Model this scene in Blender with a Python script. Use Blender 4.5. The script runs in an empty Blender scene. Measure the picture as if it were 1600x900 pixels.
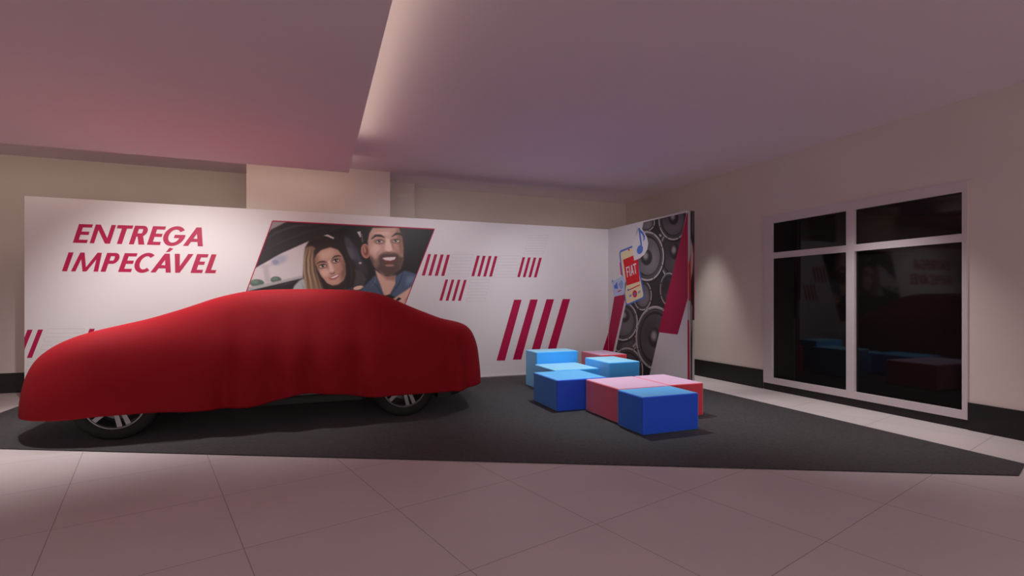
import bpy, bmesh, math, random
import numpy as np
from mathutils import Vector

C = bpy.context.scene.collection
SC = bpy.context.scene
# ------------------------------------------------------------------ camera
F_PX, CX, CY, EYE = 790.0, 800.0, 467.0, 1.26
YAW = math.radians(21.1)
SN, CS = math.sin(YAW), math.cos(YAW)
cam_d = bpy.data.cameras.new('camera')
cam_d.sensor_width = 36.0
cam_d.lens = F_PX / 1600.0 * 36.0
cam_d.shift_y = (CY - 450.0) / 1600.0
cam_d.clip_start = 0.05
cam = bpy.data.objects.new('camera', cam_d)
C.objects.link(cam)
cam.location = (0, 0, EYE)
cam.rotation_euler = (math.pi / 2, 0, -YAW)
SC.camera = cam
# ------------------------------------------------------------------ world, lights, exposure
w = bpy.data.worlds.new('hall_light')
SC.world = w
w.use_nodes = True
bg = w.node_tree.nodes['Background']
bg.inputs[0].default_value = (1.0, 0.82, 0.83, 1)
bg.inputs[1].default_value = 1.33
SC.view_settings.view_transform = 'Standard'
SC.view_settings.look = 'None'
SC.view_settings.exposure = 0.0
SC.view_settings.gamma = 1.0
SC.view_settings.use_curve_mapping = False


def spot(name, loc, target, power, cone, blend, color=(1, .95, .9), radius=.06):
    d = bpy.data.lights.new(name, 'SPOT')
    d.energy = power
    d.spot_size = math.radians(cone)
    d.spot_blend = blend
    d.color = color
    d.shadow_soft_size = radius
    o = bpy.data.objects.new(name, d)
    C.objects.link(o)
    o.location = loc
    o.rotation_euler = (Vector(target) - Vector(loc)).to_track_quat('-Z', 'Y').to_euler()
    return o


def area(name, loc, target, sx, sy, power, color=(1, 1, 1), spread=180):
    d = bpy.data.lights.new(name, 'AREA')
    d.shape = 'RECTANGLE'
    d.size, d.size_y = sx, sy
    d.energy = power
    d.color = color
    d.spread = math.radians(spread)
    o = bpy.data.objects.new(name, d)
    C.objects.link(o)
    o.location = loc
    o.rotation_euler = (Vector(target) - Vector(loc)).to_track_quat('-Z', 'Y').to_euler()
    return o


# wall washers and downlights set flush in the soffit and the ceiling
spot('wall_washer_lettering', (-1.9, 5.1, 2.84), (-1.4, 7.7, .5), 280, 84, .8, (1, .94, .92), .03)
spot('wall_washer_stripes', (1.6, 5.0, 3.12), (1.8, 7.7, .85), 120, 84, .8, (1, .93, .95), .03)
spot('wall_washer_corner', (3.5, 5.2, 3.12), (4.0, 7.7, .8), 90, 84, .8, (1, .93, .94), .03)
spot('downlight_car_nose', (-2.5, 5.8, 2.84), (-2.5, 5.7, 0), 250, 78, 1, (1, .94, .93), .05)
spot('downlight_window', (5.0, 3.7, 3.12), (5.15, 3.7, 0), 215, 78, 1, (1, .94, .94), .05)
spot('downlight_passage', (5.22, 6.3, 3.12), (5.6, 6.3, 0), 160, 44, 1, (1, .94, .93), .05)
spot('downlight_car_roof', (-.5, 5.95, 2.84), (-.5, 6.1, 0), 165, 88, 1, (1, .94, .94), .05)
spot('downlight_seats', (3.1, 5.3, 3.12), (3.2, 5.2, 0), 300, 76, 1, (.92, .97, 1), .05)
for hx, hy in ((-2.2, .9), (1.2, .3), (4.4, .4)):  # weak fill spots added out of view to lift the foreground
    spot('added_hall_fill', (hx, hy, 2.84 if hx < .3 else 3.12), (hx, hy + .6, 0), 10, 150, 1, (1, .92, .92), .12)
area('added_back_wall_fill', (3.3, 7.84, 1.9), (3.3, 8.7, 1.9), 4.0, .4, 3.2, (1, .86, .78))  # unseen fill added behind the panel to brighten the back wall
# warm LED coves along the soffit edges, washing the upper ceiling and the back wall
area('cove_strip_side', (0.46, 3.4, 2.93), (0.46, 3.4, 3.6), .03, 5.6, 3.6, (1, .82, .62))
area('cove_strip_back', (-2.6, 7.0, 3.02), (-2.6, 8.7, 2.6), 6.0, .04, 9, (1, .80, .64))

# ------------------------------------------------------------------ helpers
def ray(px, py):
    l = (px - CX) / F_PX
    return (SN + l * CS, CS - l * SN, -(py - CY) / F_PX)


def at(px, py, axis, v):
    """point of the plane axis = v that the photograph shows at (px, py)"""
    d = ray(px, py)
    o = (0, 0, EYE)
    t = (v - o[axis]) / d[axis]
    return [o[i] + t * d[i] for i in range(3)]


def s2l(c):
    return tuple((x / 12.92 if x <= .04045 else ((x + .055) / 1.055) ** 2.4) for x in c)


def rgb(r, g, b):
    return s2l((r / 255, g / 255, b / 255)) + (1,)


def mat(name, col, rough=.6, spec=.5, metal=0, bump=0, bscale=200, var=0, vscale=3, sheen=0, bdist=.002):
    m = bpy.data.materials.new(name)
    m.use_nodes = True
    nt = m.node_tree
    p = nt.nodes['Principled BSDF']
    p.inputs['Base Color'].default_value = col
    p.inputs['Roughness'].default_value = rough
    p.inputs['Specular IOR Level'].default_value = spec
    p.inputs['Metallic'].default_value = metal
    p.inputs['Sheen Weight'].default_value = sheen
    if bump or var:
        tc = nt.nodes.new('ShaderNodeTexCoord')
    if bump:
        n = nt.nodes.new('ShaderNodeTexNoise')
        n.inputs['Scale'].default_value = bscale
        n.inputs['Detail'].default_value = 3
        b = nt.nodes.new('ShaderNodeBump')
        b.inputs['Strength'].default_value = bump
        b.inputs['Distance'].default_value = bdist
        nt.links.new(tc.outputs['Object'], n.inputs['Vector'])
        nt.links.new(n.outputs['Fac'], b.inputs['Height'])
        nt.links.new(b.outputs['Normal'], p.inputs['Normal'])
    if var:
        n2 = nt.nodes.new('ShaderNodeTexNoise')
        n2.inputs['Scale'].default_value = vscale
        n2.inputs['Detail'].default_value = 4
        mr = nt.nodes.new('ShaderNodeMapRange')
        mr.inputs['From Min'].default_value = .32
        mr.inputs['From Max'].default_value = .68
        mr.inputs['To Min'].default_value = 1 - var
        mr.inputs['To Max'].default_value = 1 + var
        mx = nt.nodes.new('ShaderNodeVectorMath')
        mx.operation = 'SCALE'
        mx.inputs[0].default_value = col[:3]
        nt.links.new(tc.outputs['Object'], n2.inputs['Vector'])
        nt.links.new(n2.outputs['Fac'], mr.inputs['Value'])
        nt.links.new(mr.outputs['Result'], mx.inputs['Scale'])
        nt.links.new(mx.outputs['Vector'], p.inputs['Base Color'])
    return m


def fabric(name, col, sheen_col):
    """velour: pale grazing sheen painted into the base colour by view angle"""
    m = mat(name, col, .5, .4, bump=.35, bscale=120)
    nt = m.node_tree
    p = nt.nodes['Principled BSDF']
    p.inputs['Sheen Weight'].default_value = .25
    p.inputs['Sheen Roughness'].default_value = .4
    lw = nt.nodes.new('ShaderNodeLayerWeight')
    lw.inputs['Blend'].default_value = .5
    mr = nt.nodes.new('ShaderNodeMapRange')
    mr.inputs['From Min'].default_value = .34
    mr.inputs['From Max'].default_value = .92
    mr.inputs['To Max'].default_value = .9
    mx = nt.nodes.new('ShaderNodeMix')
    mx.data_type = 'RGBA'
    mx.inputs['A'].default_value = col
    mx.inputs['B'].default_value = sheen_col  # grazing highlight put into the base colour, strongest on the tops
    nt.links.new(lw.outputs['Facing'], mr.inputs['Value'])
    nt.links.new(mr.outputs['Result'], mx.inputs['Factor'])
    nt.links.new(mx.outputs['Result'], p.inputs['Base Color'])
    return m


def print_mat(name, rough=.45):
    m = mat(name, (1, 1, 1, 1), rough, .35)
    a = m.node_tree.nodes.new('ShaderNodeAttribute')
    a.attribute_name = 'ink'
    m.node_tree.links.new(a.outputs['Color'], m.node_tree.nodes['Principled BSDF'].inputs['Base Color'])
    return m


def link(name, me, parent=None, mats=(), smooth=False):
    for m in mats:
        me.materials.append(m)
    if smooth:
        me.polygons.foreach_set('use_smooth', [True] * len(me.polygons))
    o = bpy.data.objects.new(name, me)
    C.objects.link(o)
    if parent:
        o.parent = parent
    return o


def from_bm(name, bm, m, parent=None, smooth=False, bevel=0, seg=2):
    if bevel:
        bmesh.ops.bevel(bm, geom=bm.edges[:], offset=bevel, segments=seg, affect='EDGES', profile=.5)
    bmesh.ops.recalc_face_normals(bm, faces=bm.faces)
    me = bpy.data.meshes.new(name)
    bm.to_mesh(me)
    bm.free()
    return link(name, me, parent, [m] if not isinstance(m, (list, tuple)) else m, smooth)


def add_box(bm, x0, x1, y0, y1, z0, z1):
    v = [bm.verts.new((x, y, z)) for x in (x0, x1) for y in (y0, y1) for z in (z0, z1)]
    for f in ((0, 1, 3, 2), (4, 6, 7, 5), (0, 4, 5, 1), (2, 3, 7, 6), (0, 2, 6, 4), (1, 5, 7, 3)):
        bm.faces.new([v[i] for i in f])


def box(name, x0, x1, y0, y1, z0, z1, m, parent=None, bevel=0, seg=2):
    bm = bmesh.new()
    add_box(bm, x0, x1, y0, y1, z0, z1)
    return from_bm(name, bm, m, parent, False, bevel, seg)


def struct(o):
    o['kind'] = 'structure'
    return o


def thing(name, label, cat, loc=(0, 0, 0), group=None):
    o = bpy.data.objects.new(name, None)
    C.objects.link(o)
    o.empty_display_size = .1
    o.location = loc
    return tag(o, label, cat, group)


def tag(o, label, cat, group=None):
    o['label'] = label
    o['category'] = cat
    if group:
        o['group'] = group
    return o


# ------------------------------------------------------------------ materials
M = {}
M['wall'] = mat('wall_paint', (.68, .60, .55, 1), .8, .3, var=.02, vscale=1.5)
M['ceil'] = mat('ceiling_paint', (.84, .735, .79, 1), .85, .3)
M['base'] = mat('black_skirting', (.012, .011, .011, 1), .45, .4)
M['frame'] = mat('window_frame_paint', (.60, .54, .55, 1), .5, .4)
M['glass'] = mat('night_glass', (.007, .006, .006, 1), .04, .3)
M['panel'] = mat('white_vinyl', (.74, .73, .74, 1), .5, .35)
M['mag'] = mat('magenta_vinyl', rgb(174, 4, 70), .5, .35)
M['line'] = mat('grey_hairline', (.50, .48, .49, 1), .5, .3)
M['carpet'] = mat('charcoal_carpet', (.027, .025, .026, 1), .75, .4, sheen=.1, bump=.6, bscale=130, var=.6, vscale=42, bdist=.008)
M['tyre'] = mat('tyre_rubber', (.018, .018, .018, 1), .75, .3)
M['rim'] = mat('rim_alloy', (.25, .245, .25, 1), .38, .5, metal=.8)
M['disc'] = mat('brake_steel', (.12, .10, .105, 1), .4, .5, metal=.7)
M['body'] = mat('car_paint', (.16, .16, .16, 1), .3, .5, metal=.4)
M['plastic'] = mat('black_car_plastic', (.012, .012, .012, 1), .6, .4)
M['cloth'] = mat('red_cover_cloth', rgb(140, 22, 31), .75, .1, sheen=0, bump=.08, bscale=900)
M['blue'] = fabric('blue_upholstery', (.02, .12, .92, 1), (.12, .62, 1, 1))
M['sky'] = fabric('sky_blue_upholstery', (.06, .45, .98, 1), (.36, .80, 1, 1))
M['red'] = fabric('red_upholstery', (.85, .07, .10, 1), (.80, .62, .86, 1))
M['coupleprint'] = print_mat('couple_photo_ink')
M['speakprint'] = print_mat('loudspeaker_photo_ink')
M['p_white'] = mat('ink_white', (.76, .75, .76, 1), .5, .3)
M['p_cream'] = mat('ink_cream', rgb(235, 222, 178), .5, .3)
M['p_blue'] = mat('ink_blue', rgb(86, 122, 205), .5, .3)
M['p_red'] = mat('ink_red', rgb(222, 22, 38), .5, .3)
M['p_pale'] = mat('ink_pale_blue', rgb(190, 206, 236), .5, .3)


def floor_material():
    m = bpy.data.materials.new('polished_tiles')
    m.use_nodes = True
    nt = m.node_tree
    p = nt.nodes['Principled BSDF']
    tc = nt.nodes.new('ShaderNodeTexCoord')
    mp = nt.nodes.new('ShaderNodeMapping')
    a = math.radians(14.8)
    mp.vector_type = 'TEXTURE'
    mp.inputs['Rotation'].default_value = (0, 0, a)
    # joint crossing: along the rows t = .40, across the rows n = 1.17
    t, n = .40, 1.17
    mp.inputs['Location'].default_value = (t * math.cos(a) - n * math.sin(a), t * math.sin(a) + n * math.cos(a), 0)
    br = nt.nodes.new('ShaderNodeTexBrick')
    br.offset = 0
    br.inputs['Scale'].default_value = 1
    br.inputs['Brick Width'].default_value = .82
    br.inputs['Row Height'].default_value = .845
    br.inputs['Mortar Size'].default_value = .0022
    br.inputs['Mortar Smooth'].default_value = .1
    br.inputs['Color1'].default_value = (.64, .575, .57, 1)
    br.inputs['Color2'].default_value = (.66, .595, .59, 1)
    br.inputs['Mortar'].default_value = (.30, .25, .25, 1)
    no = nt.nodes.new('ShaderNodeTexNoise')
    no.inputs['Scale'].default_value = 2.2
    no.inputs['Detail'].default_value = 6
    mr = nt.nodes.new('ShaderNodeMapRange')
    mr.inputs['To Min'].default_value = .93
    mr.inputs['To Max'].default_value = 1.06
    sc = nt.nodes.new('ShaderNodeVectorMath')
    sc.operation = 'SCALE'
    L = nt.links.new
    L(tc.outputs['Object'], mp.inputs['Vector'])
    L(mp.outputs['Vector'], br.inputs['Vector'])
    L(tc.outputs['Object'], no.inputs['Vector'])
    L(no.outputs['Fac'], mr.inputs['Value'])
    L(br.outputs['Color'], sc.inputs[0])
    L(mr.outputs['Result'], sc.inputs['Scale'])
    L(sc.outputs['Vector'], p.inputs['Base Color'])
    p.inputs['Roughness'].default_value = .42
    p.inputs['Specular IOR Level'].default_value = .35
    return m


M['floor'] = floor_material()

# ------------------------------------------------------------------ room shell
XR, XL, YB, YF, HC = 5.85, -9.0, 8.75, -5.0, 3.19
struct(box('floor', XL, XR + .3, YF, YB + .2, -.12, 0, M['floor']))
struct(box('ceiling', XL, XR + .3, YF, YB + .2, HC, HC + .15, M['ceil']))
struct(box('wall_back', XL, XR + .3, YB, YB + .2, 0, HC, M['wall']))
WY0, WY1, WZ1 = 2.96, 5.345, 2.40      # window opening in the right wall
bm = bmesh.new()
add_box(bm, XR, XR + .2, YF, WY0, 0, HC)
add_box(bm, XR, XR + .2, WY1, YB, 0, HC)
add_box(bm, XR, XR + .2, WY0, WY1, WZ1, HC)
struct(from_bm('wall_right', bm, M['wall']))
struct(box('wall_left', XL - .2, XL, YF, YB, 0, HC, M['wall']))
struct(box('soffit', XL, .389, YF, 6.94, 2.91, HC, M['ceil']))
cl0 = at(385, 300, 1, 7.85)[0]
cl1 = at(609.5, 300, 1, 7.85)[0]
struct(box('column', cl0, cl1, 7.85, YB, 0, HC, M['wall']))
pl1 = at(648, 300, 1, 8.5)[0]
struct(box('pilaster', cl1, pl1, 8.5, YB, 0, HC, M['wall']))
struct(box('baseboard_back', XL, cl0, YB - .018, YB, 0, .265, M['base'], None, .004))
bm = bmesh.new()
add_box(bm, XR - .018, XR, WY1 + .005, YB - .02, 0, .265)
struct(from_bm('baseboard_right', bm, M['base'], None, False, .004))
struct(box('baseboard_right.001', XR - .018, XR, YF, WY0 - .005, 0, .265, M['base'], None, .004))

# window: white frame, four dark panes, dark sill
win = bpy.data.objects.new('window_1', None)
C.objects.link(win)
win.location = (XR, (WY0 + WY1) / 2, 0)
win['kind'] = 'structure'
wl = Vector(win.location)


def wy(px):
    return at(px, 400, 0, XR)[1]


def wz(px, py):
    return at(px, py, 0, XR)[2]


def inwin(o):
    o.data.transform(__import__('mathutils').Matrix.Translation(-wl))
    o.parent = win
    return o


ya, yb_, yc, yd = wy(1207), wy(1323), wy(1336), wy(1504)
zb = wz(1207, 590)
z1 = wz(1208, 404)
z2 = wz(1208, 395)
zt = wz(1207, 349)
zf0 = .094
bm = bmesh.new()
fx0, fx1 = XR - .012, XR + .07
add_box(bm, fx0, fx1, ya, WY1, zf0, WZ1)
add_box(bm, fx0, fx1, WY0, yd, zf0, WZ1)
add_box(bm, fx0, fx1, yc, yb_, zb, zt)
add_box(bm, fx0, fx1, yd, ya, zf0, zb)
add_box(bm, fx0, fx1, yd, ya, zt, WZ1)
add_box(bm, fx0, fx1, yd, yc, z1, z2)
add_box(bm, fx0, fx1, yb_, ya, z1, z2)
inwin(from_bm('frame', bm, M['frame']))
for (a, b) in ((yd, yc), (yb_, ya)):
    for (c, d) in ((zb, z1), (z2, zt)):
        inwin(box('pane', XR + .022, XR + .03, a - .004, b + .004, c - .004, d + .004, M['glass']))
inwin(box('sill', XR - .002, XR + .1, WY0, WY1, 0, zf0 - .002, M['base']))
struct(box('trim_1', XR - .006, XR, WY0 - .03, WY1 + .03, WZ1, WZ1 + .014, M['frame']))

# ------------------------------------------------------------------ carpet
CT = .008
pts = [(-3.25, 5.868), (4.655, 2.056), (5.02, 2.18), (5.06, 7.66), (-3.25, 7.66)]
bm = bmesh.new()
lo = [bm.verts.new((x, y, .0005)) for x, y in pts]
hi = [bm.verts.new((x, y, CT)) for x, y in pts]
bm.faces.new(hi)
bm.faces.new(lo[::-1])
for i in range(len(pts)):
    j = (i + 1) % len(pts)
    bm.faces.new((lo[i], lo[j], hi[j], hi[i]))
carpet = from_bm('carpet', bm, M['carpet'])
tag(carpet, 'large charcoal carpet with slanted front edge lying on the tiled floor', 'carpet')

# ------------------------------------------------------------------ display wall
PY, PH = 7.72, 2.489
PXL = at(38, 400, 1, PY)[0]
WX = at(950.5, 358, 1, PY)[0]            # inner face of the wing
WYE = at(1074, 400, 0, WX)[1]            # free end of the wing
WXE = at(1085, 400, 1, WYE)[0]
stand = thing('display_wall', 'white L-shaped printed exhibition wall with magenta lettering behind the covered car', 'display wall', (1.0, PY + .03, CT))
sl = Vector(stand.location)


def onstand(o):
    o.data.transform(__import__('mathutils').Matrix.Translation(-sl))
    o.parent = stand
    return o


onstand(box('back_panel', PXL, WXE, PY, PY + .06, CT + .001, PH, M['panel'], None, .002))
onstand(box('side_panel', WX, WXE, WYE, PY - .001, CT + .001, PH, M['panel'], None, .002))


def prints(name, polys, mats, plane, lift=.0015, label=None):
    """flat vinyl shapes on the display wall; polys = [(material index, layer, [(px,py)...])]"""
    bm = bmesh.new()
    for pi, (mi, layer, poly) in enumerate(polys):
        layer += pi * .012
        vs = []
        for (x, y) in poly:
            if plane == 'back':
                p = at(x, y, 1, PY)
                p[1] -= lift + layer * .0006
            elif plane == 'end':
                p = at(x, y, 1, WYE)
                p[1] -= lift + layer * .0006
            else:
                p = at(x, y, 0, WX)
                p[0] -= lift + layer * .0006
            p[2] = min(max(p[2], CT + .002), PH - .001)
            vs.append(bm.verts.new(p))
        f = bm.faces.new(vs)
        f.material_index = mi
    bmesh.ops.triangulate(bm, faces=bm.faces[:], quad_method='BEAUTY', ngon_method='EAR_CLIP')
    me = bpy.data.meshes.new(name)
    bm.to_mesh(me)
    bm.free()
    o = link(name, me, None, mats)
    if label:
        o['label'] = label
    return onstand(o)


# --- lettering: slanted geometric capitals drawn from bars and arcs
def bar(x0, y0, x1, y1, w):
    """stroke whose ends are cut horizontally (w = horizontal width)"""
    return [(x0 - w / 2, y0), (x0 + w / 2, y0), (x1 + w / 2, y1), (x1 - w / 2, y1)]


def rect(x0, y0, x1, y1):
    return [(x0, y0), (x1, y0), (x1, y1), (x0, y1)]


def arc(cx, cy, rx, ry, wx, wy, a0, a1, n=20):
    out = []
    for i in range(n):
        a, b = [math.radians(a0 + (a1 - a0) * k / n) for k in (i, i + 1)]
        out.append([(cx + rx * math.cos(a), cy + ry * math.sin(a)), (cx + rx * math.cos(b), cy + ry * math.sin(b)),
                    (cx + (rx - wx) * math.cos(b), cy + (ry - wy) * math.sin(b)), (cx + (rx - wx) * math.cos(a), cy + (ry - wy) * math.sin(a))])
    return out


def glyph(ch, w, s, t):
    """polygons of a capital of height 1 and width w, stem s, thin stroke t"""
    if ch == 'E':
        return [rect(0, 0, s, 1), rect(0, 0, w, t), rect(0, 1 - t, w, 1), rect(0, .5 - t / 2 + .02, w * .93, .5 + t / 2 + .02)]
    if ch == 'L':
        return [rect(0, 0, s, 1), rect(0, 0, w, t)]
    if ch == 'I':
        return [rect(0, 0, s, 1)]
    if ch == 'F':
        return [rect(0, 0, s, 1), rect(0, 1 - t, w, 1), rect(0, .5 - t / 2, w * .9, .5 + t / 2)]
    if ch == 'T':
        return [rect(w / 2 - s / 2, 0, w / 2 + s / 2, 1), rect(0, 1 - t, w, 1)]
    if ch == 'N':
        return [rect(0, 0, s * .9, 1), rect(w - s * .9, 0, w, 1), [(0, 1), (s * 1.0, 1), (w, 0), (w - s * 1.0, 0)]]
    if ch == 'M':
        return [[(0, 0), (s * .9, 0), (s * 1.35, 1), (s * .55, 1)], [(w, 0), (w - s * .9, 0), (w - s * 1.35, 1), (w - s * .55, 1)],
                [(s * .55, 1), (s * 1.4, 1), (w / 2 + s * .38, 0), (w / 2 - s * .38, 0)],
                [(w - s * .55, 1), (w - s * 1.4, 1), (w / 2 - s * .38, 0), (w / 2 + s * .38, 0)]]
    if ch == 'A':
        return [[(0, 0), (s * 1.02, 0), (w / 2 + s * .5, 1), (w / 2 - s * .5, 1)], [(w, 0), (w - s * 1.02, 0), (w / 2 - s * .5, 1), (w / 2 + s * .5, 1)],
                rect(w * .22, .22, w * .78, .22 + t)]
    if ch == 'V':
        return [[(0, 1), (s * 1.02, 1), (w / 2 + s * .45, 0), (w / 2 - s * .45, 0)], [(w, 1), (w - s * 1.02, 1), (w / 2 - s * .45, 0), (w / 2 + s * .45, 0)]]
    if ch in 'PR':
        r = .29
        out = [rect(0, 0, s, 1), rect(0, 1 - t, w - r, 1), rect(0, 1 - 2 * r, w - r, 1 - 2 * r + t)] + arc(w - r, 1 - r, r, r, s * .95, t, -90, 90)
        if ch == 'R':
            out.append([(w * .38, 1 - 2 * r + t * .5), (w * .38 + s * 1.1, 1 - 2 * r + t * .5), (w + s * .25, 0), (w - s * .95, 0)])
        return out
    if ch in 'CG':
        rx = w / (1.80 if ch == 'C' else 1.95)
        out = arc(rx, .5, rx, .53, s * 1.0, t * 1.05, 48, 312, 36)
        if ch == 'G':
            out = arc(rx, .5, rx, .53, s * 1.0, t * 1.05, 38, 358, 44)
            out.append(rect(rx * 1.0, .40, rx * 2.0, .40 + t))
        return out
    return []


def word(name, items, base, height, shear, unit, ox, oy, s, t):
    """items: (char, left, right) in crop pixels along the baseline"""
    polys = []
    for ch, l, r in items:
        hh = height
        for g in glyph(ch, (r - l) / hh, s, t):
            q = []
            for (u, v) in g:
                x = l + u * hh + shear * v
                y = base(l + u * hh) - v * hh
                q.append((ox + x / unit, oy + y / unit))
            polys.append((0, 0, q))
    return polys


l1 = word('', [('E', 455, 543), ('N', 560, 687), ('T', 697, 795), ('R', 805, 895), ('E', 918, 999), ('G', 1003, 1135), ('A', 1143, 1268)],
          lambda x: 397 + (x - 455) * .0283, 117, 39, 4, 0, 280, .27, .175)
prints('lettering', l1, [M['mag']], 'back')
l2 = word('', [('I', 387, 420), ('M', 443, 613), ('P', 628, 716), ('E', 738, 818), ('C', 823, 938), ('A', 940, 1068), ('V', 1050, 1168), ('E', 1190, 1262), ('L', 1280, 1345)],
          lambda x: 575 + (x - 387) * .0136, 118, 42, 4, 0, 280, .27, .175)
l2.append((0, 0, [(x / 4, 280 + y / 4) for x, y in ((1036, 457), (1060, 454), (1084, 434), (1060, 428))]))
prints('lettering', l2, [M['mag']], 'back')


# --- stripe motifs
def stripes(t0, t1, b0, b1, wt, wb, n=4, unit=3.6, ox=640, oy=350):
    """t0/t1: left top corner of first and last stripe, b0/b1: left bottom corners"""
    out = []
    for i in range(n):
        k = i / (n - 1)
        tx, ty = t0[0] + (t1[0] - t0[0]) * k, t0[1] + (t1[1] - t0[1]) * k
        bx, by = b0[0] + (b1[0] - b0[0]) * k, b0[1] + (b1[1] - b0[1]) * k
        out.append((0, 0, [(ox + x / unit, oy + y / unit) for x, y in ((bx, by), (bx + wb, by), (tx + wt, ty), (tx, ty))]))
    return out


for a in (((104, 169), (210, 173), (68, 290), (177, 292), 17, 18), ((379, 178), (478, 181), (347, 294), (447, 296), 16, 16),
          ((635, 187), (729, 190), (605, 299), (699, 300), 15, 15), ((202, 312), (306, 314), (167, 431), (272, 432), 15, 16),
          ((588, 426), (861, 422), (489, 768), (763, 752), 42, 47)):
    prints('stripe_motif', stripes(*a), [M['mag']], 'back')
lf = lambda q: [(x / 7.5, 500 + y / 7.5) for x, y in q]
prints('stripe_motif', [(0, 0, lf(((287, 350), (383, 113), (323, 115), (287, 205)))), (0, 0, lf(((315, 445), (375, 443), (506, 111), (447, 113)))),
                        (0, 0, lf(((925, 440), (980, 440), (1112, 102), (1050, 103))))], [M['mag']], 'back')


# --- faint hairline motifs: outlined slanted bars
def outline(q, wpx):
    """four thin strips round a parallelogram (bl, br, tr, tl)"""
    out = []
    cx, cy = sum(p[0] for p in q) / 4, sum(p[1] for p in q) / 4
    for i in range(4):
        (x0, y0), (x1, y1) = q[i], q[(i + 1) % 4]
        dx, dy = x1 - x0, y1 - y0
        n = math.hypot(dx, dy)
        nx, ny = -dy / n * wpx, dx / n * wpx
        out.append((0, 0, [(x0, y0), (x1, y1), (x1 + nx, y1 + ny), (x0 + nx, y0 + ny)]))
    return out


def hairlines(x0, x1, y0, y1, lean, unit=3.6, ox=640, oy=350, n=4, wpx=.28):
    out = []
    hh = (y1 - y0) / (n * 2 - 1)
    for i in range(n):
        ya, yb2 = y0 + 2 * i * hh, y0 + (2 * i + 1) * hh
        la, lb = lean * (1 - (ya - y0) / (y1 - y0)), lean * (1 - (yb2 - y0) / (y1 - y0))
        out += outline([(ox + x / unit, oy + y / unit) for x, y in ((x0 + lb, yb2), (x1 + lb, yb2), (x1 + la, ya), (x0 + la, ya))], wpx)
    return out


for a in ((215, 330, 172, 298, 28), (478, 595, 180, 300, 26), (640, 750, 64, 168, 32), (318, 425, 312, 434, 24)):
    prints('hairline_motif', hairlines(*a), [M['line']], 'back')
prints('hairline_motif', hairlines(437, 860, 103, 445, 130, 7.5, 0, 500, 4, .3) + hairlines(290, 350, 495, 700, 40, 7.5, 0, 500, 3, .3), [M['line']], 'back')


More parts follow.
